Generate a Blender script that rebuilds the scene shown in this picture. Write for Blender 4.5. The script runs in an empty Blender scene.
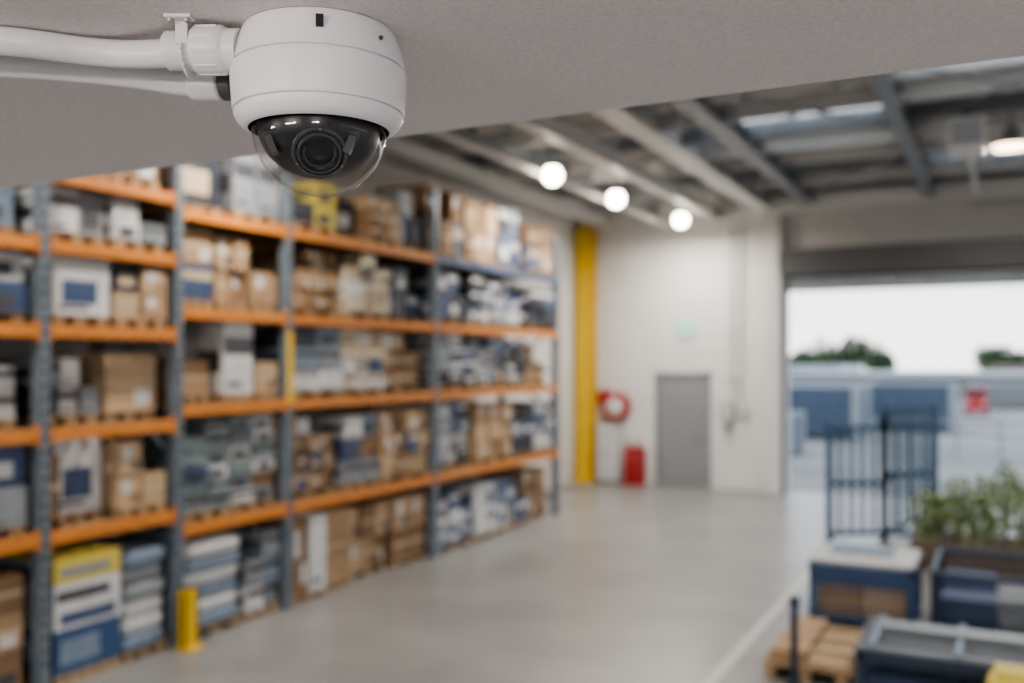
import bpy, bmesh, math, random
import math as mt
from mathutils import Vector, Matrix
random.seed(7)
scene = bpy.context.scene
TH = math.radians(27.2)
try:
    scene.view_settings.view_transform='AgX'; scene.view_settings.look='AgX - Medium High Contrast'
except Exception as e: print(e)

# ---------------------------------------------------------------- materials
def mat(name, col, rough=0.6, metal=0.0, var=0.0, scale=5.0, bump=0.0, bscale=50.0, emit=None, estr=0.0, col2=None, detail=4):
    m = bpy.data.materials.new(name); m.use_nodes = True
    nt = m.node_tree; b = nt.nodes["Principled BSDF"]
    b.inputs["Base Color"].default_value = (*col, 1)
    b.inputs["Roughness"].default_value = rough
    b.inputs["Metallic"].default_value = metal
    tc = nt.nodes.new("ShaderNodeTexCoord")
    if var > 0 or col2:
        n = nt.nodes.new("ShaderNodeTexNoise"); n.inputs["Scale"].default_value = scale
        n.inputs["Detail"].default_value = detail
        nt.links.new(tc.outputs["Object"], n.inputs["Vector"])
        r = nt.nodes.new("ShaderNodeValToRGB")
        c2 = col2 if col2 else tuple(max(0, c*(1-var)) for c in col)
        r.color_ramp.elements[0].color = (*c2, 1); r.color_ramp.elements[0].position = 0.35
        r.color_ramp.elements[1].color = (*col, 1); r.color_ramp.elements[1].position = 0.65
        nt.links.new(n.outputs["Fac"], r.inputs["Fac"])
        nt.links.new(r.outputs["Color"], b.inputs["Base Color"])
    if bump > 0:
        n2 = nt.nodes.new("ShaderNodeTexNoise"); n2.inputs["Scale"].default_value = bscale
        n2.inputs["Detail"].default_value = 3
        nt.links.new(tc.outputs["Object"], n2.inputs["Vector"])
        bp = nt.nodes.new("ShaderNodeBump"); bp.inputs["Strength"].default_value = bump
        bp.inputs["Distance"].default_value = 0.002
        nt.links.new(n2.outputs["Fac"], bp.inputs["Height"])
        nt.links.new(bp.outputs["Normal"], b.inputs["Normal"])
    if emit:
        b.inputs["Emission Color"].default_value = (*emit, 1)
        b.inputs["Emission Strength"].default_value = estr
    return m

M = {}
M['floor'] = mat("polished_concrete", (0.255,0.25,0.245), 0.34, var=0.20, scale=0.9, bump=0.15, bscale=60, detail=8)
M['wall'] = mat("painted_wall", (0.68,0.665,0.645), 0.7, var=0.06, scale=2, bump=0.1)
M['soffit'] = mat("textured_plaster", (0.84,0.785,0.765), 0.85, var=0.11, scale=220, bump=1.0, bscale=440)
M['deck'] = mat("roof_deck_metal", (0.58,0.58,0.57), 0.5, 0.05, var=0.2, scale=3)
M['steelw'] = mat("white_painted_steel", (0.72,0.715,0.70), 0.45, 0.05)
M['steelg'] = mat("grey_steel", (0.27,0.29,0.31), 0.45, 0.2, var=0.1)
M['orange'] = mat("orange_beam_paint", (0.60,0.22,0.045), 0.5, var=0.18, scale=8)
M['upright'] = mat("galvanised_upright", (0.20,0.24,0.28), 0.45, 0.3, var=0.2, scale=9)
M['blueup'] = mat("blue_upright_paint", (0.06,0.09,0.17), 0.5, var=0.2)
M['yellow'] = mat("yellow_paint", (0.72,0.46,0.03), 0.45, var=0.08)
M['wood'] = mat("pallet_wood", (0.38,0.26,0.15), 0.8, var=0.35, scale=14)
M['brown'] = mat("cardboard", (0.38,0.25,0.145), 0.85, var=0.15, scale=6)
M['brown2'] = mat("cardboard_dark", (0.24,0.145,0.08), 0.85, var=0.15, scale=6)
M['brown3'] = mat("cardboard_light", (0.46,0.33,0.21), 0.85, var=0.12, scale=6)
M['tape'] = mat("packing_tape", (0.46,0.37,0.26), 0.3)
M['white'] = mat("white_carton", (0.58,0.58,0.58), 0.6, var=0.14, scale=6)
M['grey'] = mat("grey_carton", (0.24,0.26,0.28), 0.6, var=0.2, scale=6)
M['lblue'] = mat("blue_print", (0.055,0.085,0.17), 0.5, var=0.2)
M['mblue'] = mat("pale_blue_carton", (0.19,0.245,0.32), 0.6, var=0.2)
M['dark'] = mat("dark_carton", (0.03,0.035,0.048), 0.6, var=0.2)
M['cream'] = mat("cream_carton", (0.54,0.49,0.38), 0.7, var=0.1)
M['yel'] = mat("yellow_carton", (0.58,0.46,0.09), 0.6, var=0.1)
M['teal'] = mat("grey_green_bag", (0.23,0.285,0.29), 0.5, var=0.3, scale=10)
M['print'] = mat("printed_text", (0.06,0.06,0.07), 0.6)
M['black'] = mat("matt_black", (0.010,0.010,0.011), 0.45)
M['camwhite'] = mat("white_housing_plastic", (0.87,0.845,0.85), 0.36, bump=0.04, bscale=900)
M['pvc'] = mat("white_pvc", (0.80,0.78,0.77), 0.35)
M['gasket'] = mat("grey_gasket", (0.09,0.09,0.09), 0.5)
M['lensring'] = mat("lens_ring", (0.12,0.12,0.125), 0.26, 0.6)
M['lensface'] = mat("lens_face", (0.02,0.02,0.022), 0.3)
M['lensglass'] = mat("lens_glass", (0.02,0.018,0.05), 0.03)
M['lensglass'].node_tree.nodes["Principled BSDF"].inputs["Coat Weight"].default_value = 1.0
M['shroud'] = mat("black_shroud", (0.012,0.012,0.013), 0.32)
M['screw'] = mat("screw_metal", (0.4,0.36,0.3), 0.35, 0.9)
M['doorgrey'] = mat("grey_door_paint", (0.25,0.25,0.26), 0.5, var=0.05)
M['red'] = mat("red_paint", (0.36,0.03,0.03), 0.4)
M['green'] = mat("green_sign", (0.05,0.40,0.20), 0.5, emit=(0.5,0.95,0.75), estr=0.8)
M['lamp'] = mat("lamp_diffuser", (1,1,1), 0.5, emit=(1,0.90,0.76), estr=24)
M['lampw'] = mat("warm_lamp_diffuser", (1,1,1), 0.5, emit=(1,0.78,0.55), estr=8)
M['fblue'] = mat("blue_fence_paint", (0.04,0.09,0.165), 0.45, var=0.1)
M['cblue'] = mat("blue_crate_paint", (0.04,0.085,0.18), 0.45, var=0.15)
M['navy'] = mat("navy_paint", (0.02,0.035,0.065), 0.4, var=0.15)
M['slate'] = mat("slate_blue_paint", (0.07,0.10,0.15), 0.5, var=0.15)
M['leaf'] = mat("leaf_green", (0.13,0.21,0.07), 0.6, var=0.5, scale=9)
M['leaf2'] = mat("leaf_light", (0.34,0.41,0.18), 0.6, var=0.3, scale=9)
M['tree'] = mat("tree_foliage", (0.045,0.08,0.045), 0.8, var=0.4, scale=2)
M['yard'] = mat("yard_concrete", (0.21,0.21,0.21), 0.8, var=0.35, scale=0.2)
M['linew'] = mat("white_floor_line", (0.55,0.54,0.52), 0.6, var=0.15, scale=8)
M['roofb'] = mat("roof_brown", (0.17,0.135,0.11), 0.8, var=0.2, scale=0.5)
M['bwall'] = mat("warehouse_cladding", (0.20,0.21,0.22), 0.7, var=0.15)
M['shut'] = mat("roller_shutter_steel", (0.12,0.12,0.12), 0.45, 0.3)
M['tyre'] = mat("tyre_rubber", (0.02,0.02,0.02), 0.8)
M['winglass'] = mat("dark_window", (0.05,0.07,0.08), 0.1)
M['soil'] = mat("planter_timber", (0.17,0.13,0.10), 0.9, var=0.3)
M['fillglow'] = mat("fill_batten_glow", (1,1,1), 0.5, emit=(1,0.93,0.88), estr=5)  # glow of the added fill battens behind the camera

g = bpy.data.materials.new("dome_clear_glass"); g.use_nodes = True
nt = g.node_tree; nt.nodes.clear()
o = nt.nodes.new("ShaderNodeOutputMaterial"); mx = nt.nodes.new("ShaderNodeMixShader")
tr = nt.nodes.new("ShaderNodeBsdfTransparent"); tr.inputs[0].default_value = (0.94,0.93,0.92,1)
gl = nt.nodes.new("ShaderNodeBsdfGlossy"); gl.inputs["Roughness"].default_value = 0.012
lw = nt.nodes.new("ShaderNodeLayerWeight"); lw.inputs[0].default_value = 0.5
pw = nt.nodes.new("ShaderNodeMath"); pw.operation='POWER'; pw.inputs[1].default_value = 4.5
ma = nt.nodes.new("ShaderNodeMath"); ma.operation='MULTIPLY_ADD'; ma.inputs[1].default_value=0.8; ma.inputs[2].default_value=0.04
nt.links.new(lw.outputs["Facing"], pw.inputs[0]); nt.links.new(pw.outputs[0], ma.inputs[0])
nt.links.new(ma.outputs[0], mx.inputs[0]); nt.links.new(tr.outputs[0], mx.inputs[1]); nt.links.new(gl.outputs[0], mx.inputs[2])
nt.links.new(mx.outputs[0], o.inputs[0])
M['glass'] = g

# ---------------------------------------------------------------- mesh builder
class MB:
    def __init__(s): s.v=[]; s.f=[]; s.m=[]; s.mats=[]
    def mi(s, k):
        if k not in s.mats: s.mats.append(k)
        return s.mats.index(k)
    def box(s, c, d, k, rz=0.0, top=1.0):
        i=len(s.v); ca,sa=math.cos(rz),math.sin(rz)
        for z in (-.5,.5):
            t = top if z>0 else 1
            for x,y in ((-.5,-.5),(.5,-.5),(.5,.5),(-.5,.5)):
                px,py=x*d[0]*t,y*d[1]*t
                s.v.append((c[0]+px*ca-py*sa, c[1]+px*sa+py*ca, c[2]+z*d[2]))
        for f in ((0,3,2,1),(4,5,6,7),(0,1,5,4),(1,2,6,5),(2,3,7,6),(3,0,4,7)):
            s.f.append(tuple(i+a for a in f)); s.m.append(s.mi(k))
    def b2(s, a, b, k):
        s.box([(a[j]+b[j])/2 for j in range(3)], [b[j]-a[j] for j in range(3)], k)
    def bar(s, p, q, w, h, k):
        p=Vector(p);q=Vector(q);d=(q-p).normalized()
        up=Vector((0,0,1)) if abs(d.z)<.95 else Vector((0,1,0))
        a=d.cross(up).normalized()*w/2; b=a.cross(d).normalized()*h/2
        i=len(s.v)
        for e in (p,q):
            for sg in ((-1,-1),(1,-1),(1,1),(-1,1)): s.v.append(tuple(e+a*sg[0]+b*sg[1]))
        for f in ((0,3,2,1),(4,5,6,7),(0,1,5,4),(1,2,6,5),(2,3,7,6),(3,0,4,7)):
            s.f.append(tuple(i+x for x in f)); s.m.append(s.mi(k))
    def cyl(s, p, q, r, k, r2=None, n=16, cap=True):
        p=Vector(p);q=Vector(q);d=(q-p).normalized(); r2=r if r2 is None else r2
        up=Vector((0,0,1)) if abs(d.z)<.95 else Vector((1,0,0))
        a=d.cross(up).normalized(); b=d.cross(a).normalized(); i=len(s.v)
        for e,rr in ((p,r),(q,r2)):
            for j in range(n):
                t=2*math.pi*j/n; s.v.append(tuple(e+(a*math.cos(t)+b*math.sin(t))*rr))
        for j in range(n):
            s.f.append((i+j,i+(j+1)%n,i+n+(j+1)%n,i+n+j)); s.m.append(s.mi(k))
        if cap:
            s.f.append(tuple(i+j for j in range(n))[::-1]); s.m.append(s.mi(k))
            s.f.append(tuple(i+n+j for j in range(n))); s.m.append(s.mi(k))
    def lathe(s, prof, k, n=96, c=(0,0,0), ax=(0,0,1)):
        ax=Vector(ax).normalized(); up=Vector((0,0,1)) if abs(ax.z)<.95 else Vector((1,0,0))
        a=ax.cross(up).normalized(); b=ax.cross(a).normalized(); c=Vector(c)
        i=len(s.v); ks = k if isinstance(k,list) else [k]*(len(prof)-1)
        for r,z in prof:
            for j in range(n):
                t=2*math.pi*j/n; s.v.append(tuple(c+ax*z+(a*math.cos(t)+b*math.sin(t))*r))
        for p in range(len(prof)-1):
            for j in range(n):
                s.f.append((i+p*n+j,i+p*n+(j+1)%n,i+(p+1)*n+(j+1)%n,i+(p+1)*n+j)); s.m.append(s.mi(ks[p]))
    def blob(s, c, d, k, e=0.5, nu=12, nv=8, rz=0):
        i=len(s.v); ca,sa=math.cos(rz),math.sin(rz)
        pw=lambda x:math.copysign(abs(x)**e,x)
        for a in range(nv+1):
            ph=-math.pi/2+math.pi*a/nv
            for b in range(nu):
                t=2*math.pi*b/nu
                x=pw(math.cos(ph))*pw(math.cos(t))*d[0]/2; y=pw(math.cos(ph))*pw(math.sin(t))*d[1]/2; z=pw(math.sin(ph))*d[2]/2
                s.v.append((c[0]+x*ca-y*sa,c[1]+x*sa+y*ca,c[2]+z))
        for a in range(nv):
            for b in range(nu):
                s.f.append((i+a*nu+b,i+a*nu+(b+1)%nu,i+(a+1)*nu+(b+1)%nu,i+(a+1)*nu+b)); s.m.append(s.mi(k))
    def quad(s, pts, k):
        i=len(s.v); s.v += [tuple(p) for p in pts]; s.f.append(tuple(range(i,i+len(pts)))); s.m.append(s.mi(k))
    def done(s, name, parent=None, loc=(0,0,0), rz=0, smooth=False, bevel=0):
        me=bpy.data.meshes.new(name); me.from_pydata(s.v,[],s.f)
        for k in s.mats: me.materials.append(M[k])
        me.polygons.foreach_set("material_index", s.m)
        bm=bmesh.new(); bm.from_mesh(me); bmesh.ops.recalc_face_normals(bm, faces=bm.faces); bm.to_mesh(me); bm.free()
        if smooth:
            me.polygons.foreach_set("use_smooth",[True]*len(me.polygons)); me.set_sharp_from_angle(angle=math.radians(32))
        me.update()
        ob=bpy.data.objects.new(name, me); scene.collection.objects.link(ob)
        ob.location=loc; ob.rotation_euler=(0,0,rz)
        if parent: ob.parent=parent
        if bevel:
            bv=ob.modifiers.new("bevel",'BEVEL'); bv.width=bevel; bv.segments=2; bv.limit_method='ANGLE'
        return ob

def empty(name, loc=(0,0,0), rz=0):
    e=bpy.data.objects.new(name,None); scene.collection.objects.link(e); e.location=loc; e.rotation_euler=(0,0,rz); e.empty_display_size=.1
    return e

XL,XR,YN,YB,ZC = -7.9,4.0,-3.0,18.5,5.78
# ---------------------------------------------------------------- room shell
b=MB(); b.b2((XL-.2,YN-.2,-.2),(XR+.2,YB+.25,0),'floor'); b.done("floor")
b=MB(); b.b2((-2.05,1.0,0),(-1.97,12.6,.004),'linew'); b.done("floor_marking_line")
b=MB(); b.b2((XL-.2,YN-.2,0),(XL,YB+.2,ZC),'wall'); b.done("wall_left")
b=MB()
ox0,ox1,oz=-3.61,3.2,4.15
b.b2((XL,YB,0),(ox0,YB+.2,ZC),'wall'); b.b2((ox1,YB,0),(XR,YB+.2,ZC),'wall'); b.b2((ox0,YB,oz),(ox1,YB+.2,ZC),'wall')
b.done("wall_back")
b=MB()
b.b2((XR,YN-.2,0),(XR+.2,-.8,ZC),'wall'); b.b2((XR,4.6,0),(XR+.2,YB+.2,ZC),'wall')
b.b2((XR,-.8,2.7),(XR+.2,4.6,ZC),'wall')  # opening below is added out of view so daylight reaches the soffit
b.done("wall_right")
b=MB()
wins=[(-7.2,-4.5),(-4.1,-1.4),(-1.0,1.7),(2.0,3.8)]  # unseen windows added behind the camera for frontal daylight on the dome
b.b2((XL,YN-.2,0),(XR,YN,.45),'wall'); b.b2((XL,YN-.2,2.6),(XR,YN,ZC),'wall')
xs=[XL]+[x for w in wins for x in w]+[XR]
for i in range(0,len(xs),2): b.b2((xs[i],YN-.2,.45),(xs[i+1],YN,2.6),'wall')
b.done("wall_near")
for i,w in enumerate(wins):
    b=MB()
    for x in (w[0]+.03,(w[0]*2+w[1])/3,(w[0]+2*w[1])/3,w[1]-.03): b.b2((x-.03,YN-.14,.45),(x+.03,YN-.06,2.6),'steelg')
    for z in (.48,1.6,2.57): b.b2((w[0],YN-.14,z-.03),(w[1],YN-.06,z+.03),'steelg')
    b.done("fill_window_%d"%(i+1))
b=MB()
sky=[(-3.6,-1.3,12.4,13.6),(-3.6,-1.3,8.0,9.2),(-3.6,-1.3,3.5,4.7),(-.9,1.4,15.2,16.2),(-.9,1.4,10.4,11.4)]
xc=sorted({XL-.2,XR+.2}|{a for s_ in sky for a in s_[:2]}); yc=sorted({YN-.2,YB+.2}|{a for s_ in sky for a in s_[2:]})
for i in range(len(xc)-1):
    for j in range(len(yc)-1):
        cx,cy=(xc[i]+xc[i+1])/2,(yc[j]+yc[j+1])/2
        if any(q[0]<cx<q[1] and q[2]<cy<q[3] for q in sky): continue
        b.b2((xc[i],yc[j],ZC),(xc[i+1],yc[j+1],ZC+.1),'deck')
y=YN+.2
while y<YB: b.b2((XL,y,ZC-.04),(XR,y+.1,ZC),'deck'); y+=.36
b.done("ceiling")
def ibeam_y(x,z,w,h,k,name="roof_beam",y0=YN+.01,y1=YB-.01):
    b=MB(); b.b2((x-w/2,y0,z),(x+w/2,y1,z+.03),k); b.b2((x-w/2,y0,z+h-.03),(x+w/2,y1,z+h),k); b.b2((x-.02,y0,z+.03),(x+.02,y1,z+h-.03),k)
    return b.done(name)
ibeam_y(-4.0,5.36,.34,.40,'steelw')
for x in (-7.3,-5.0): ibeam_y(x,5.30,.18,.22,'steelw')
for x in (-6.2,): ibeam_y(x,5.42,.14,.24,'steelg')
ibeam_y(-3.15,5.40,.24,.26,'steelg')
ibeam_y(-1.1,5.38,.18,.30,'steelg'); ibeam_y(1.2,5.40,.18,.26,'steelg')
i=0
y=2.0
while y<YB-.7:
    b=MB(); k='steelg' if i%3==2 else 'steelw'
    b.b2((XL+.01,y-.05,5.56),(XR-.01,y-.03,5.74),k); b.b2((XL+.01,y-.05,5.54),(XR-.01,y+.05,5.56),k); b.done("roof_purlin"); y+=1.0; i+=1
b=MB()
for (xa,xb) in ((-7.3,-5.0),(-4.05,-3.1),(-3.1,-1.1),(-1.1,1.2)):
    for ya in (5.5,10.0,14.4):
        b.cyl((xa,ya,5.50),(xb,ya+3.2,5.50),.018,'steelg',n=6); b.cyl((xb,ya,5.48),(xa,ya+3.2,5.48),.018,'steelg',n=6)
b.done("roof_bracing")
b=MB(); b.b2((-4.2,YB-.35,5.28),(XR-.01,YB-.02,5.58),'steelw'); b.b2((-4.2,YB-.4,5.56),(XR-.01,YB-.02,5.60),'steelw'); b.done("trim_1")
for (x,z,r) in ((-5.9,5.2,.04),):
    b=MB(); b.cyl((x,YN+.01,z),(x,YB-.01,z),r,'steelw')
    for yy in range(0,18,3): b.cyl((x,yy+.4,z),(x,yy+.4,ZC-.02),.012,'steelg',n=6)
    b.done("service_pipe",smooth=True)
b=MB(); b.b2((-.55,12.3,5.02),(-.15,13.0,5.36),'steelw'); b.b2((-.50,12.28,5.06),(-.20,12.30,5.32),'steelg')
for q in range(5): b.b2((-.49,12.26,5.08+q*.05),(-.21,12.28,5.10+q*.05),'steelw')
b.cyl((-.35,13.0,5.25),(-.35,YB-.02,5.25),.035,'steelw')
for yy in (12.4,12.9,15,17.5): b.cyl((-.35,yy,5.2),(-.35,yy,ZC-.06),.015,'steelg',n=6)
b.done("ventilation_unit",smooth=True)

b=MB(); b.b2((XL+.005,YN+.005,2.79),(XR-.005,1.03,3.12),'soffit'); b.done("mezzanine_soffit",bevel=.006)
for x in (-4.3,-1.2,1.85):  # unseen battens added behind the camera to brighten soffit and dome
    b=MB(); b.b2((x-.6,YN+.002,2.63),(x+.6,YN+.05,2.70),'steelw'); b.b2((x-.58,YN+.05,2.635),(x+.58,YN+.09,2.695),'fillglow'); b.done("added_fill_batten")
    l=bpy.data.lights.new("added_fill_light",'AREA'); l.shape='RECTANGLE'; l.size=1.16; l.size_y=.08; l.energy=46; l.color=(1,.92,.88)  # added fill light in front of each batten
    o_=bpy.data.objects.new("added_fill_light",l); scene.collection.objects.link(o_); o_.location=(x,YN+.10,2.665); o_.rotation_euler=(math.radians(90),0,0)

# ---------------------------------------------------------------- dome security camera
DOME=(-.535,.669,2.79)
cam_e=empty("dome_security_camera",DOME,TH)
b=MB()
prof=[(0.0,-.0005),(.0645,-.0005),(.0660,-.002),(.0692,-.010),(.0726,-.020),(.0744,-.0275),(.0752,-.0316),(.0746,-.0326),(.0722,-.0330),(.0722,-.0342),
 (.0750,-.0346),(.0761,-.0360),(.0764,-.040),(.0764,-.046),(.0758,-.055),(.0751,-.0640),(.0745,-.0705),(.0739,-.0715),(.0712,-.0718),(.0712,-.0730),
 (.0734,-.0733),(.0736,-.0744),(.0724,-.0780),(.0703,-.0814),(.0673,-.0842),(.0645,-.0858),(.0622,-.0866),(.0612,-.0868)]
b.lathe(prof,'camwhite',n=128)
b.lathe([(.0612,-.0868),(.0610,-.0840),(.0594,-.0840),(.0590,-.0862)],'black',n=128)
b.done("housing",cam_e,smooth=True)
b=MB(); b.lathe([(.0590,-.0850),(.0590,-.080),(.0,-.080)],'black',n=64)
sh=[(.0530*mt.cos(a),-.086-.0420*mt.sin(a)) for a in [mt.pi/2*i/24 for i in range(25)]]
b.lathe([(.053,-.080)]+sh,'shroud',n=96)
b.done("shroud",cam_e,smooth=True)
ld=Vector((.155,-.771,-.613)).normalized(); lc=Vector((0,0,-.084))
b=MB()
pl=[(.0235,.022),(.0235,.0480),(.0226,.0492),(.0206,.0492),(.0198,.0465),(.0190,.0502),(.0182,.0512),(.0166,.0512),(.0156,.0480),(.0142,.0470),(.0137,.0490),(.0122,.0490),(.0112,.0468),(.0102,.0452),(.0097,.0464),(.0088,.0464)]
kl=['lensring','lensring','lensring','lensface','lensface','lensring','lensring','lensface','lensface','lensface','lensring','lensface','lensface','lensface','lensring']
b.lathe(pl,kl,n=72,c=lc,ax=ld)
b.lathe([(.0088*mt.cos(a),.0458+.0032*mt.sin(a)) for a in [mt.pi/2*i/8 for i in range(9)]],'lensglass',n=48,c=lc,ax=ld)
for i in range(3):
    a=2*mt.pi*i/3+.5; u=ld.cross(Vector((0,0,1))).normalized(); w=ld.cross(u).normalized(); p=lc+(u*mt.cos(a)+w*mt.sin(a))*.0216
    b.cyl(p+ld*.0488,p+ld*.0497,.0010,'screw',n=10)
b.done("lens",cam_e,smooth=True)
b=MB()
for sx in (-1,1):
    b.bar((sx*.030,-.018,-.088),(sx*.036,-.036,-.100),.010,.010,'lensring')
    b.bar((sx*.036,-.036,-.100),(sx*.030,-.036,-.114),.008,.006,'lensring')
b.done("gimbal_arm",cam_e)
b=MB()
b.lathe([(.0592,-.0835)]+[(.0584*mt.cos(a),-.0855-.0584*mt.sin(a)) for a in [mt.pi/2*i/40 for i in range(41)]],'glass',n=128)
b.done("dome_cover",cam_e,smooth=True)
b=MB()
b.box((.0140,-.0693,-.0140),(.0062,.0050,.0105),'black',rz=math.radians(11.4))
b.cyl((.0593,-.041,-.018),(.0607,-.0424,-.018),.0018,'gasket')
b.done("service_slot",cam_e)

def tube(name,pts,r,k,parent):
    cu=bpy.data.curves.new(name,'CURVE'); cu.dimensions='3D'; sp=cu.splines.new('BEZIER'); sp.bezier_points.add(len(pts)-1)
    for p,q in zip(sp.bezier_points,pts): p.co=q; p.handle_left_type=p.handle_right_type='AUTO'
    cu.bevel_depth=r; cu.bevel_resolution=8; cu.resolution_u=16; cu.materials.append(M[k]); cu.use_fill_caps=True
    ob=bpy.data.objects.new(name,cu); scene.collection.objects.link(ob); ob.parent=parent; return ob
con=empty("conduit_pipe_run",DOME,TH)
tube("pipe_upper",[(-1.6,-.10,-.0128),(-.60,-.045,-.0128),(-.272,-.018,-.0128),(-.19,.010,-.0145),(-.135,-.008,-.0205),(-.105,-.022,-.0225)],.0122,'pvc',con)
tube("pipe_lower",[(-1.6,.00,-.0128),(-.60,.03,-.0128),(-.290,.050,-.0128),(-.20,.068,-.0160),(-.13,.070,-.025),(-.085,.060,-.030)],.0122,'pvc',con)
b=MB()
ax=Vector((1,-.10,-.02)).normalized(); c=Vector((-.128,-.018,-.0215))
b.lathe([(0,0),(.0150,0),(.0168,.002),(.0168,.012),(.0160,.014),(.0160,.020),(.0178,.022),(.0178,.026),(.0198,.027),(.0210,.029),(.0210,.050),(.0198,.053),(.0180,.055),(.0180,.066),(0,.066)],'pvc',n=48,c=c,ax=ax)
for i in range(10):
    a=2*mt.pi*(i+.5)/10
    u=ax.cross(Vector((0,0,1))).normalized(); w=ax.cross(u).normalized(); rr=(u*mt.cos(a)+w*mt.sin(a))*.0200
    b.bar(c+ax*.030+rr,c+ax*.049+rr,.0035,.003,'pvc')
b.done("conduit_junction",con,smooth=True)
b=MB()
ax2=Vector((1,-.22,-.06)).normalized(); c2=Vector((-.135,.069,-.025))
b.lathe([(0,0),(.0140,0),(.0155,.002),(.0155,.030),(.0140,.032)],'pvc',n=40,c=c2,ax=ax2)
b.lathe([(.0140,.032),(.0152,.033),(.0152,.045),(.012,.047),(.012,.072),(0,.072)],'gasket',n=40,c=c2,ax=ax2)
b.done("cable_gland",con,smooth=True)
b=MB()
for (x,y,zz,R) in ((-.109,-.0195,-.0218,.0182),(-.52,-.038,-.0128,.0132)):
    n=14
    for i in range(n):
        a0=mt.pi*i/n; a1=mt.pi*(i+1)/n
        p=(x,y-R*mt.cos(a0),zz-R*mt.sin(a0)); q=(x,y-R*mt.cos(a1),zz-R*mt.sin(a1)); b.bar(p,q,.002,.010,'pvc')
    for sy in (-1,1):
        b.box((x,y+sy*R,zz/2-.001),(.010,.002,-zz-.002),'pvc'); b.box((x,y+sy*(R+.006),-.0018),(.022,.012,.0028),'pvc')
        for sx in (-1,1): b.cyl((x+sx*.007,y+sy*(R+.006),-.0030),(x+sx*.007,y+sy*(R+.006),-.0055),.0032,'screw',r2=.0024)
b.done("saddle_clip",con,smooth=True)

# ---------------------------------------------------------------- racking
XF,XBK=-6.4,-7.5
def upright(y,h,k='upright',k2=None):
    b=MB()
    for x in (XF-.05,XBK+.05):
        b.b2((x-.05,y-.045,0),(x+.05,y-.035,h),k); b.b2((x-.05,y-.04,0),(x-.04,y+.04,h),k); b.b2((x+.04,y-.04,0),(x+.05,y+.04,h),k)
        b.b2((x-.08,y-.07,0),(x+.08,y+.07,.012),k)
        z=.2
        while z<h-.1: b.b2((x+.05,y-.02,z),(x+.052,y+.02,z+.03),'black'); z+=.1
    z=.25; s_=1
    while z<h-.8:
        a,c_=(XF-.08,XBK+.08) if s_>0 else (XBK+.08,XF-.08)
        b.bar((a,y,z),(c_,y,z+.7),.03,.03,k); b.bar((XF-.08,y,z),(XBK+.08,y,z),.03,.03,k); z+=.7; s_=-s_
    if k2: b.b2((XF-.002,y-.042,k2[1]),(XF+.008,y+.042,k2[2]),k2[0])
    return b
posts=[(3.2,4.6,None),(4.76,4.6,None),(6.08,4.65,None),(7.53,4.4,('yellow',2.06,2.8)),(10.35,4.7,None),(14.1,4.5,None)]
for i,(y,h,k2) in enumerate(posts): upright(y,h,'upright',k2).done("pallet_rack_upright")
main=[1.0,2.06,2.93,3.81]; alt=[1.15,1.94,2.73,3.38]
bays=[(3.2,4.76,alt),(4.76,6.08,alt+[3.92]),(6.08,7.53,main),(7.53,10.35,main),(10.35,14.1,main)]
for bi,(y0,y1,lv) in enumerate(bays):
    b=MB()
    for li,z in enumerate(lv):
        k='orange'
        if bi==4 and li==3: k='blueup'
        for x in (XF-.03,XBK+.03):
            b.b2((x-.025,y0+.05,z-.045),(x+.025,y1-.05,z+.05),k)
            for yy in (y0+.052,y1-.052): b.b2((x-.03,yy-.006,z-.08),(x+.035,yy+.006,z+.08),k)
        n=int((y1-y0)/.16)
        for j in range(n):
            yy=y0+.1+(y1-y0-.2)*j/(n-1); b.b2((XBK+.06,yy-.05,z+.035),(XF-.06,yy+.05,z+.052),'wood')
    b.done("pallet_rack_shelves")

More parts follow.
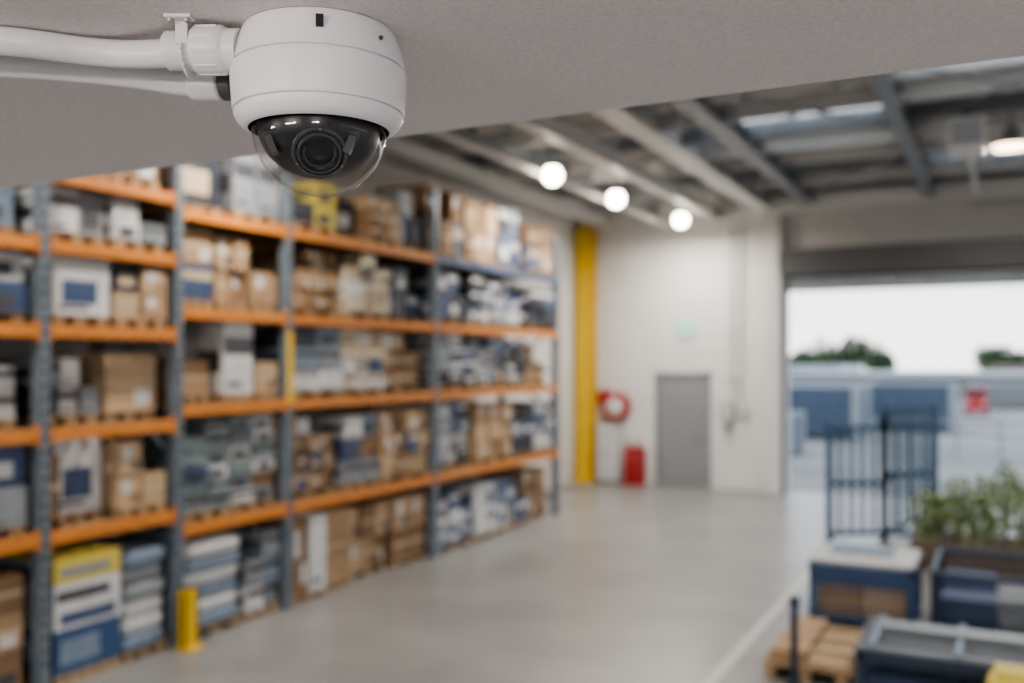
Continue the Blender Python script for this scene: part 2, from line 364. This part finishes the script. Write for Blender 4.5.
STY={'brown':(['brown','brown','brown2','brown3'],'tape'),'dbrown':(['brown2','brown2','brown','dark'],'tape'),'lbrown':(['brown3','brown3','brown'],'white'),
'white':(['white','white','white','grey'],'print'),'bluewhite':(['white','white','mblue','grey'],'lblue'),'blue':(['lblue','lblue','mblue','grey','white','dark'],'white'),
'dark':(['dark','dark','grey','lblue'],'white'),'cream':(['cream','cream','white'],'brown'),'yellow':(['yel','yel','cream'],'print'),
'grey':(['grey','white','mblue','dark'],'print'),'teal':(['white','teal','grey','teal'],'dark')}
def stack(b,y0,y1,z,h,sty,nc,nr,xf=XF-.03,depth=.95):
    cols,lab=STY[sty]; w=(y1-y0)/nc; hh=h/nr; xf-=random.choice([0,.02,.06,.14])
    depth-=.1
    for j in range(3): b.b2((xf-depth+.02,y0+.02+(y1-y0-.14)*j/2,z+.002),(xf-.02,y0+.12+(y1-y0-.14)*j/2,z+.06),'wood')
    for j in range(5): b.b2((xf-depth+.02+(depth-.14)*j/4,y0,z+.06),(xf-depth+.12+(depth-.14)*j/4,y1,z+.075),'wood')
    z+=.076
    for c in range(nc):
        u=random.random(); top = nr if u>.28 else max(1,nr-1)
        for r in range(top):
            jx=random.uniform(-.06,.0); g_=.009
            k=random.choice(cols)
            if random.random()<.08: k=random.choice(['dark','lblue','white','brown2'])
            ya,yb=y0+c*w+g_,y0+(c+1)*w-g_; za,zb=z+r*hh+.001,z+(r+1)*hh-.008
            for (xa,xb) in ((xf-depth/2+.005+jx,xf+jx),(xf-depth+jx+.02,xf-depth/2-.005+jx)):
                b.b2((xa,ya,za),(xb,yb,zb),k)
            x=xf+jx
            if k in('brown','brown2','brown3'):
                if random.random()<.6: b.b2((x,ya,(za+zb)/2-.02),(x+.002,yb,(za+zb)/2+.02),'tape')
                elif random.random()<.6: b.b2((x,ya+w*.15,zb-.5*hh),(x+.002,ya+w*.5,zb-.15*hh),'white')
                if random.random()<.5: b.b2((x,ya+w*.55,za+.12*hh),(x+.0025,ya+w*.85,za+.4*hh),random.choice(['print','white','brown2']))
            else:
                m_=random.random()
                if m_<.4: b.b2((x,ya,za+hh*.55),(x+.002,yb,za+hh*.8),lab)
                elif m_<.75: b.b2((x,ya+w*.15,za+hh*.2),(x+.002,ya+w*.75,za+hh*.6),lab)
                b.b2((x,ya+w*.1,za+hh*.1),(x+.0025,ya+w*.6,za+hh*.16),'print')
                b.b2((xf-depth/2+.05,ya-.002,za+hh*.3),(x-.05,ya,za+hh*.6),lab)
def bags(b,y0,y1,z,h,cols,nr,xf=XF-.03,depth=.95):
    for j in range(3): b.b2((xf-depth+.02,y0+.02+(y1-y0-.14)*j/2,z+.002),(xf-.02,y0+.12+(y1-y0-.14)*j/2,z+.06),'wood')
    b.b2((xf-depth,y0,z+.06),(xf,y1,z+.075),'wood'); z+=.076
    hh=h/nr; nc=max(1,int((y1-y0)/.4)); w=(y1-y0)/nc
    for r in range(nr):
        for c in range(nc):
            for xx in (xf-depth*.25,xf-depth*.75):
                b.blob((xx+random.uniform(-.03,.02),y0+(c+.5)*w,z+(r+.5)*hh),(depth*.52,w*1.02,hh*1.1),random.choice(cols),e=.45)
content=[
 {0:[(1,.85,'brown',3,3)],1:[(1,.60,'dark',3,2)],2:[(1,.60,'white',3,3)],3:[(1,.48,'white',3,2)],4:[(1,.50,'grey',3,2)]},
 {0:[(.56,.98,'fancy',1,3),(.44,.84,'bags',0,6)],1:[(.12,.5,'brown',1,1),(.42,.60,'bluewhite',1,1),(.46,.55,'brown',2,2)],
  2:[(.5,.46,'white',3,2),(.5,.50,'lbrown',1,1)],3:[(.5,.50,'bluewhite',1,1),(.5,.44,'brown',2,2)],4:[(.5,.36,'grey',2,1),(.5,.34,'white',2,2)],5:[(.5,.38,'grey',1,1),(.5,.28,'brown',1,1)]},
 {0:[(.60,.78,'bags',0,6),(.4,.74,'grey',2,3)],1:[(.5,.82,'teal',2,6),(.5,.84,'teal',2,6)],2:[(.38,.66,'brown',1,2),(.34,.68,'white',1,1),(.28,.62,'brown',1,2)],
  3:[(.35,.66,'dbrown',1,2),(.35,.62,'brown',2,2),(.3,.66,'dbrown',1,2)],4:[(.5,.56,'dbrown',1,1),(.5,.60,'grey',2,1)]},
 {0:[(.22,.80,'white',2,1),(.2,.78,'dbrown',1,1),(.3,.74,'brown',3,2),(.28,.76,'brown',2,2)],1:[(.34,.78,'brown',4,4),(.26,.76,'grey',2,3),(.4,.78,'brown',4,3)],
  2:[(.32,.68,'grey',2,3),(.32,.68,'cream',3,4),(.36,.66,'brown',3,3)],3:[(.36,.64,'brown',4,3),(.3,.68,'cream',3,4),(.34,.60,'dark',3,2)],4:[(.3,.48,'yellow',2,2),(.2,.40,'dark',1,1),(.25,.48,'brown',3,3),(.25,.66,'dark',2,2)]},
 {0:[(.28,.68,'blue',3,3),(.28,.70,'bluewhite',3,2),(.22,.66,'dark',2,2),(.22,.72,'brown',2,2)],1:[(.3,.80,'blue',4,4),(.3,.76,'brown',3,3),(.2,.72,'dark',2,3),(.2,.72,'blue',2,3)],
  2:[(.3,.68,'blue',3,4),(.3,.66,'bluewhite',4,4),(.2,.66,'dark',2,4),(.2,.60,'brown',2,2)],3:[(.25,.64,'dark',3,2),(.25,.64,'blue',3,3),(.25,.64,'blue',2,3),(.25,.58,'dark',2,2)],4:[(.27,.88,'dbrown',3,2),(.27,.82,'brown',3,2),(.22,.90,'blue',2,2),(.24,.70,'dbrown',2,2)]},
]
for (y0,y1,lv),ct in zip(bays,content):
    b=MB(); zs=[0.0]+[z+.056 for z in lv]
    for li,items in ct.items():
        L=y1-y0-.16; y=y0+.08
        for (fr,h,sty,nc,nr) in items:
            ya,yb=y+.02,y+fr*L-.02; y+=fr*L
            if sty=='bags': bags(b,ya,yb,zs[li],h,['teal','white','mblue','grey','white','grey'],nr)
            elif sty=='fancy':
                xf=XF-.03
                b.b2((xf-.9,ya,.0),(xf,yb,.08),'wood')
                b.b2((xf-.9,ya,.08),(xf,yb,.42),'cblue'); b.b2((xf,ya+.05,.15),(xf+.003,yb-.2,.34),'mblue'); b.b2((xf-.8,ya-.003,.15),(xf-.1,ya,.34),'mblue')
                b.b2((xf-.9,ya,.425),(xf,yb,.60),'white'); b.b2((xf,ya+.05,.46),(xf+.003,yb-.05,.55),'lblue')
                b.b2((xf-.9,ya,.605),(xf,yb,.78),'white'); b.b2((xf,ya+.02,.64),(xf+.003,yb-.1,.72),'print')
                b.b2((xf-.9,ya,.785),(xf,yb,.98),'yel'); b.b2((xf,ya+.05,.83),(xf+.003,yb-.1,.90),'grey'); b.b2((xf-.8,ya-.003,.83),(xf-.1,ya,.90),'dark')
            else: stack(b,ya,yb,zs[li],min(h,(zs[li+1]-zs[li]-.19) if li+1<len(zs) else 9),sty,nc,nr)
    b.done("stacked_cartons")
b=MB(); b.b2((XF+.03,5.99,0),(XF+.20,6.17,.02),'yellow'); b.b2((XF+.05,6.0,.02),(XF+.07,6.16,.50),'yellow'); b.b2((XF+.05,6.0,.02),(XF+.14,6.02,.50),'yellow'); b.b2((XF+.05,6.14,.02),(XF+.14,6.16,.50),'yellow')
b.b2((XF+.12,6.0,.02),(XF+.14,6.16,.50),'yellow')
b.done("rack_post_guard")

# ---------------------------------------------------------------- back wall fittings
b=MB(); x0=-7.68
b.b2((x0-.17,YB-.36,0),(x0+.17,YB-.32,ZC-.5),'yellow'); b.b2((x0-.17,YB-.05,0),(x0+.17,YB-.01,ZC-.5),'yellow'); b.b2((x0-.03,YB-.32,0),(x0+.03,YB-.05,ZC-.5),'yellow'); b.b2((x0-.2,YB-.4,0),(x0+.2,YB-.005,.03),'yellow')
b.done("yellow_steel_column")
b=MB()
b.b2((-6.14,YB-.03,0),(-5.17,YB-.005,2.2),'doorgrey'); 
b.b2((-6.22,YB-.06,0),(-6.14,YB-.002,2.28),'steelg'); b.b2((-5.17,YB-.06,0),(-5.09,YB-.002,2.28),'steelg'); b.b2((-6.22,YB-.06,2.2),(-5.09,YB-.002,2.28),'steelg')
b.b2((-6.0,YB-.035,.12),(-5.3,YB-.03,.4),'steelg'); b.cyl((-5.28,YB-.03,1.05),(-5.28,YB-.09,1.05),.02,'screw'); b.cyl((-5.28,YB-.09,1.05),(-5.42,YB-.09,1.05),.013,'screw')
b.b2((-6.16,YB-.05,.3),(-6.12,YB-.03,.42),'screw'); b.b2((-6.16,YB-.05,1.8),(-6.12,YB-.03,1.92),'screw')
b.done("door_1")
b=MB(); b.lathe([(0,0),(.17,0),(.17,.03),(0,.03)],'green',n=32,c=(-5.58,YB-.003,3.16),ax=(0,-1,0)); b.lathe([(.17,0),(.20,0),(.20,.035),(.17,.035)],'white',n=32,c=(-5.58,YB-.003,3.16),ax=(0,-1,0))
b.b2((-5.64,YB-.04,3.08),(-5.52,YB-.033,3.24),'white'); b.done("emergency_exit_sign")
b=MB()
for z_ in (.02,.20): b.lathe([(0.03,0),(.27,0),(.29,.01),(.27,.02),(.03,.02)],'red',n=32,c=(-7.02,YB-.03-z_,1.58),ax=(0,-1,0))
b.lathe([(.10,0),(.10,.18)],'red',n=20,c=(-7.02,YB-.04,1.58),ax=(0,-1,0))
for r_ in (.14,.17,.20): b.lathe([(r_,.03),(r_+.025,.055),(r_,.08),(r_+.025,.105),(r_,.13),(r_+.02,.15)],'print',n=28,c=(-7.02,YB-.04,1.58),ax=(0,-1,0))
b.lathe([(0,.225),(.17,.225),(.18,.22)],'white',n=28,c=(-7.02,YB-.03,1.58),ax=(0,-1,0))
b.b2((-7.1,YB-.04,1.46),(-6.94,YB-.002,1.70),'red'); b.b2((-7.46,YB-.10,1.62),(-7.2,YB-.002,1.90),'red')
b.cyl((-7.3,YB-.10,1.65),(-7.3,YB-.10,1.25),.02,'red')
b.done("fire_hose_reel",smooth=True)
b=MB(); b.b2((-7.38,YB-.32,0.05),(-6.92,YB-.02,1.2),'white'); b.b2((-7.36,YB-.33,.1),(-7.16,YB-.32,1.15),'white'); b.b2((-7.14,YB-.33,.1),(-6.94,YB-.32,1.15),'white'); b.b2((-7.18,YB-.345,.6),(-7.165,YB-.33,.7),'print'); b.b2((-7.36,YB-.3,0),(-6.94,YB-.04,.05),'print'); b.done("metal_cabinet")
b=MB()
for xx in (-6.72,-6.52):
    b.lathe([(0,.05),(.085,.05),(.09,.07),(.09,.60),(.07,.70),(.03,.76),(.025,.80)],'red',n=20,c=(xx,YB-.25,0)); b.b2((xx-.03,YB-.28,.80),(xx+.03,YB-.2,.86),'print')
    b.cyl((xx+.03,YB-.28,.82),(xx+.11,YB-.28,.40),.012,'print',n=8)
b.b2((-6.84,YB-.36,0),(-6.4,YB-.13,.05),'red'); b.b2((-6.84,YB-.14,0.05),(-6.4,YB-.11,.75),'red')
b.done("fire_extinguisher_stand",smooth=True)
b=MB(); b.b2((-4.86,YB-.12,1.35),(-4.6,YB-.002,1.72),'grey'); b.b2((-4.52,YB-.1,1.45),(-4.36,YB-.002,1.66),'white'); b.b2((-4.84,YB-.128,1.37),(-4.62,YB-.12,1.70),'white'); b.cyl((-4.73,YB-.13,1.55),(-4.73,YB-.15,1.55),.03,'red'); b.b2((-4.80,YB-.1,1.12),(-4.68,YB-.002,1.26),'grey'); b.done("electrical_switch_box")
b=MB()
b.cyl((-4.5,YB-.06,1.66),(-4.5,YB-.06,5.2),.03,'steelw'); b.cyl((-4.68,YB-.06,1.72),(-4.68,YB-.06,5.2),.03,'steelw')
for zz in (2.2,3.2,4.2,5.1): b.b2((-4.75,YB-.07,zz),(-4.44,YB-.002,zz+.03),'steelw')
b.done("wall_conduit_pipe",smooth=True)
b=MB()
b.b2((-3.95,YB-.25,0),(-3.70,YB-.002,5.27),'wall'); b.b2((-3.70,YB-.12,0),(-3.60,YB-.002,4.6),'steelg'); b.done("trim_2")
b=MB()
b.b2((-3.66,YB-.5,4.10),(3.3,YB-.002,4.58),'shut'); 
for j in range(4): b.b2((-3.6,YB-.09,3.82+j*.075),(3.2,YB-.05,3.82+j*.075+.068),'shut')
b.cyl((-3.7,YB-.25,4.4),(-3.66,YB-.25,4.4),.2,'steelg')
b.done("roller_shutter_door")

# ---------------------------------------------------------------- lamps
def lamp(x,y,z=5.05,r=.13,power=108,flat=False):
    b=MB()
    if flat:
        b.lathe([(0,.0),(.20,.0),(.22,.03)],'lampw',n=32,c=(x,y,z)); b.lathe([(.22,.03),(.20,.06),(.10,.09),(.09,.25),(0,.25)],'steelg',n=32,c=(x,y,z))
        b.cyl((x,y,z+.25),(x,y,ZC-.06),.02,'steelg',n=8)
    else:
        b.lathe([(r*mt.sin(a),-r*mt.cos(a)) for a in [mt.pi*i/16*.8 for i in range(17)]],'lamp',n=28,c=(x,y,z)); b.lathe([(r*.6,r*.8),(r*.75,r*.95),(r*.5,r*1.5),(0,r*1.6)],'steelg',n=24,c=(x,y,z))
        b.cyl((x,y,z+r*1.6),(x,y,ZC-.06),.015,'steelg',n=8)
    b.done("pendant_lamp",smooth=True)
    l=bpy.data.lights.new("lamp_light",'AREA'); l.shape='DISK'; l.size=.24; l.energy=power; l.color=(1,.93,.85)
    o_=bpy.data.objects.new("lamp_light",l); scene.collection.objects.link(o_); o_.location=(x,y,z-(r+.02 if not flat else .02)); 
for (x,y) in ((-5.65,12.25),(-5.55,14.5),(-5.3,17.2),(-5.6,6.6),(-5.6,3.4)): lamp(x,y,z=5.14)
lamp(.12,13.6,z=5.2,flat=True); lamp(.3,8.5,flat=True); lamp(.3,3.5,flat=True)

# ---------------------------------------------------------------- right-hand goods area
b=MB()
def fence(b,p,q,h,n,t=.06):
    p=Vector(p);q=Vector(q)
    for e in (p,q): b.bar(e,e+Vector((0,0,h+.06)),.09,.09,'fblue'); b.box((e.x,e.y,.006),(.16,.16,.012),'fblue')
    for z in (.12,h*.5,h-.05): b.bar(p+Vector((0,0,z)),q+Vector((0,0,z)),.03,.07,'fblue')
    for i in range(1,n):
        e=p.lerp(q,i/n); b.bar(e+Vector((0,0,.12)),e+Vector((0,0,h)),t,t*.6,'fblue')
fence(b,(-2.1,13.7,0),(-1.43,14.1,0),1.62,5); fence(b,(-1.43,14.1,0),(-.80,14.2,0),1.88,5)
fence(b,(-1.43,14.1,0),(-.95,16.3,0),1.7,4,.04)
b.done("blue_safety_fence")
def leaves(b,c,d,n,sz,ks):
    for _ in range(n):
        while True:
            p=Vector((random.uniform(-1,1),random.uniform(-1,1),random.uniform(-1,1)))
            if p.length<1: break
        p=Vector((c[0]+p.x*d[0]/2,c[1]+p.y*d[1]/2,c[2]+p.z*d[2]/2))
        a=Vector((random.gauss(0,1),random.gauss(0,1),random.gauss(0,1))).normalized(); w=a.cross(Vector((random.gauss(0,1),random.gauss(0,1),random.gauss(0,1)))).normalized()
        s_=sz*random.uniform(.6,1.3)
        b.quad([p-a*s_,p+w*s_*.4,p+a*s_,p-w*s_*.4],random.choice(ks))
b=MB()
b.b2((-.98,12.4,0),(.9,12.43,.30),'soil'); b.b2((-.98,13.4,0),(.9,13.43,.30),'soil'); b.b2((-.98,12.43,0),(-.95,13.4,.30),'soil'); b.b2((.87,12.43,0),(.9,13.4,.30),'soil'); b.b2((-.95,12.43,.0),(.87,13.4,.26),'soil')
random.seed(3)
for i in range(10):
    cx=-.80+i*.17; cy=random.uniform(12.55,13.2); hh=random.uniform(.5,.75)+.05*i
    for k in range(6): b.cyl((cx,cy,.26),(cx+random.uniform(-.15,.15),cy+random.uniform(-.15,.15),.26+hh*.9),.008,'leaf',n=5)
    leaves(b,(cx,cy,.28+hh/2),(.46,.5,hh),200,.055,['leaf','leaf2','leaf2'])
b.done("planter_shrub")
def stillage(name,c,d,rz,k='cblue',inner='brown3',lid=None,mesh=True,fill=.75):
    b=MB(); w,l,h=d
    for sx in (-1,1):
        for sy in (-1,1):
            b.box((sx*(w/2-.025),sy*(l/2-.025),h/2),(.05,.05,h),k); b.box((sx*(w/2-.04),sy*(l/2-.04),.01),(.1,.1,.02),k)
    for z in (.1,h-.03):
        for sy in (-1,1): b.box((0,sy*(l/2-.02),z),(w,.04,.05),k)
        for sx in (-1,1): b.box((sx*(w/2-.02),0,z),(.04,l,.05),k)
    b.box((0,0,.11),(w-.06,l-.06,.02),k)
    n=int(w/.07)
    for i in range(1,n):
        for sy in (-1,1): b.box((-w/2+w*i/n,sy*(l/2-.015),h/2),(.008,.008,h-.1),k)
    n=int(l/.07)
    for i in range(1,n):
        for sx in (-1,1): b.box((sx*(w/2-.015),-l/2+l*i/n,h/2),(.008,.008,h-.1),k)
    for z in (h*.35,h*.6,h*.8):
        for sy in (-1,1): b.box((0,sy*(l/2-.012),z),(w,.008,.01),k)
        for sx in (-1,1): b.box((sx*(w/2-.012),0,z),(.008,l,.01),k)
    if not mesh:
        for sy in (-1,1): b.box((0,sy*(l/2-.03),h*.82),(w-.1,.01,h*.26),k)
        for sx in (-1,1): b.box((sx*(w/2-.03),0,h*.82),(.01,l-.1,h*.26),k)
    ih=h*fill-.13
    for i in range(2):
        for j in range(2):
            hh=ih*random.uniform(.8,1)
            b.box(((i-.5)*(w-.14)/2,(j-.5)*(l-.14)/2,.121+hh/2),((w-.16)/2,(l-.16)/2,hh),random.choice([inner,'brown'] if inner!='dark' else ['dark','lblue','grey']))
    if lid=='rail':
        b.box((0,0,h+.012),(w+.02,l+.02,.02),'navy')
        for j in range(4): b.box((0,-l/2+.06+(l-.12)*j/3,h+.035),(w,.05,.03),'steelg')
        for j in range(3): b.box((-w/2+.1+(w-.2)*j/2,0,h+.060),(.05,l,.02),'mblue')
        b.box((0,l*.1,h+.075),(w*.8,.12,.05),'steelg')
    elif lid:
        b.box((0,0,h+.012),(w+.02,l+.02,.02),lid)
        for j in range(5): b.box((0,-l/2+.1+(l-.2)*j/4,h+.032),(w-.02,.13,.018),'white')
        b.box((-.05,.1,h+.055),(w*.6,l*.5,.028),'mblue')
    return b.done(name,loc=c,rz=rz)
random.seed(5)
stillage("blue_cage_crate",(-1.15,9.75,0),(.92,.95,.60),0,lid='grey',mesh=False)
stillage("navy_mesh_container",(-.02,9.7,0),(1.05,1.2,.66),0,k='navy',inner='dark')
stillage("navy_mesh_container",(-.25,7.45,0),(1.30,.85,.46),0,k='navy',inner='dark',lid='rail')
b=MB()
for j in range(3): b.b2((-1.66+j*.27,7.6,0),(-1.58+j*.27,8.8,.10),'wood')
for j in range(7): b.b2((-1.68,7.6+j*.175,.10),(-1.0,7.72+j*.175,.125),'wood')
b.b2((-1.62,7.65,.126),(-1.36,8.75,.22),'brown'); b.b2((-1.34,7.62,.126),(-1.04,8.72,.17),'brown3')
for j in range(3): b.b2((-1.64,7.8+j*.35,.1),(-1.02,7.83+j*.35,.225),'tape')
b.done("loaded_wood_pallet")
b=MB(); b.lathe([(0,0),(.07,0),(.07,.02),(.03,.03),(.03,.62),(.04,.64),(.04,.70),(0,.71)],'navy',n=20,c=(-1.40,7.45,0)); b.done("steel_bollard",smooth=True)
b=MB(); b.blob((.12,6.50,.30),(.40,.30,.60),'yel',e=.25); b.box((.12,6.50,.615),(.3,.2,.04),'yel'); b.done("yellow_storage_tub")

# ---------------------------------------------------------------- outside yard
b=MB(); b.b2((-120,YB+.25,-.22),(120,260,-.02),'yard'); b.b2((XR+.2,-60,-.22),(120,YB+.25,-.02),'yard'); b.b2((-120,-60,-.22),(XR+.2,YN-.2,-.02),'yard'); b.done("ground_yard")
def container(c,d,rz,k):
    b=MB(); b.box((0,0,d[2]/2+.1),(d[0],d[1],d[2]),k)
    n=int(d[0]/.3)
    for i in range(n):
        for sy in (-1,1): b.box((-d[0]/2+.15+i*.3,sy*(d[1]/2+.03),d[2]/2+.1),(.14,.06,d[2]-.2),k)
    for sx in (-1,1):
        for sy in (-1,1): b.box((sx*(d[0]/2-.1),sy*(d[1]/2-.1),d[2]/2+.1),(.24,.34,d[2]+.04),'steelg'); b.box((sx*(d[0]/2-.2),sy*(d[1]/2-.2),.04),(.3,.3,.12),'steelg')
    b.done("shipping_container",loc=(c[0],c[1],-.02),rz=rz)
container((-5.6,33,0),(3.2,2.2,1.6),0,'slate'); container((-2.9,38,0),(3.0,2.2,1.6),0,'slate'); container((-6.2,26.5,0),(2.6,2.0,1.0),0,'slate'); container((-7.5,46,0),(5,2.4,1.5),0,'bwall')
container((2.0,58,0),(7,2.4,1.2),.0,'bwall')
def building(c,d,kr):
    b=MB(); b.box((0,0,d[2]/2),d,'bwall'); b.box((0,0,d[2]+.15),(d[0]+.6,d[1]+.6,.3),kr,top=.97)
    n=int(d[0]/3)
    for i in range(n): b.box((-d[0]/2+1.5+i*3,-d[1]/2-.02,d[2]*.55),(1.4,.06,d[2]*.35),'winglass')
    b.done("distant_warehouse",loc=(c[0],c[1],-.02))
building((-6,75,0),(16,12,1.5),'steelg'); building((11,90,0),(24,14,1.9),'roofb'); building((-24,90,0),(24,12,1.9),'steelg')
random.seed(11)
def tree(x,y,h,w):
    b=MB(); b.cyl((x,y,-.02),(x,y,h*.5),.2,'wood',n=8)
    for i in range(7):
        a=random.uniform(0,6.28); rr=w*.3*random.random()
        leaves(b,(x+rr*mt.cos(a),y+rr*mt.sin(a),h*.35+h*.4*random.random()),(w*.7,w*.7,h*.5),160,.3,['tree','tree','leaf'])
    b.done("tree")
for (x,y,h,w) in ((-19.5,112,4.0,4),(-16.8,110,5.4,5),(-14.3,112,6.2,5),(-11.8,111,4.4,4),(-.9,112,4.6,4),(1.5,113,3.6,4),(-22,115,3.6,5)): tree(x,y,h,w)
b=MB()
b.box((0,0,.75),(1.7,3.6,.9),'red'); b.box((0,.3,1.45),(1.55,2.6,.55),'red',top=.88); b.box((0,-1.03,1.45),(1.3,.08,.4),'winglass')
for sx in (-1,1):
    for sy in (-1.1,1.1): b.cyl((sx*.7,sy,.32),(sx*.88,sy,.32),.32,'tyre')
    b.box((sx*.78,.3,1.45),(.04,1.8,.36),'winglass'); b.box((sx*.6,-1.82,.85),(.3,.05,.15),'white')
ob=b.done("red_van",loc=(-1.0,50,-.02)); ob.scale=(.55,.65,.75)
b=MB()
for i in range(14): b.box((-3+i*1.0,27,.5),(.06,.06,1.04),'steelg')
for z in (.3,.6,.95): b.box((3.5,27,z),(13.05,.04,.05),'steelg')
b.done("yard_railing")

# ---------------------------------------------------------------- world
w=bpy.data.worlds.new("overcast_sky"); scene.world=w; w.use_nodes=True; nt=w.node_tree
bg=nt.nodes["Background"]; tc=nt.nodes.new("ShaderNodeTexCoord"); sx=nt.nodes.new("ShaderNodeSeparateXYZ"); r=nt.nodes.new("ShaderNodeValToRGB")
nz=nt.nodes.new("ShaderNodeTexNoise"); nz.inputs["Scale"].default_value=3; mp=nt.nodes.new("ShaderNodeMapping"); mp.inputs["Scale"].default_value=(1,1,5)
nt.links.new(tc.outputs["Generated"],mp.inputs[0]); nt.links.new(mp.outputs[0],nz.inputs["Vector"])
md=nt.nodes.new("ShaderNodeMath"); md.operation='MULTIPLY_ADD'; md.inputs[1].default_value=.2; 
nt.links.new(nz.outputs["Fac"],md.inputs[0]); nt.links.new(tc.outputs["Generated"],sx.inputs[0]); nt.links.new(sx.outputs["Z"],md.inputs[2]); nt.links.new(md.outputs[0],r.inputs[0])
r.color_ramp.elements[0].position=.08; r.color_ramp.elements[0].color=(1,.985,.96,1); r.color_ramp.elements[1].position=.28; r.color_ramp.elements[1].color=(.76,.85,.95,1)
nt.links.new(r.outputs[0],bg.inputs[0]); bg.inputs[1].default_value=2.7

# ---------------------------------------------------------------- camera
cd=bpy.data.cameras.new("camera"); co=bpy.data.objects.new("camera",cd); scene.collection.objects.link(co)
co.location=(0,0,2.5); co.rotation_euler=(math.radians(90),0,TH); cd.sensor_width=36; cd.lens=950/1024*36; cd.shift_y=.0195
cd.clip_start=.02; cd.clip_end=500
cd.dof.use_dof=True; cd.dof.focus_distance=.785; cd.dof.aperture_fstop=3.3
scene.camera=co
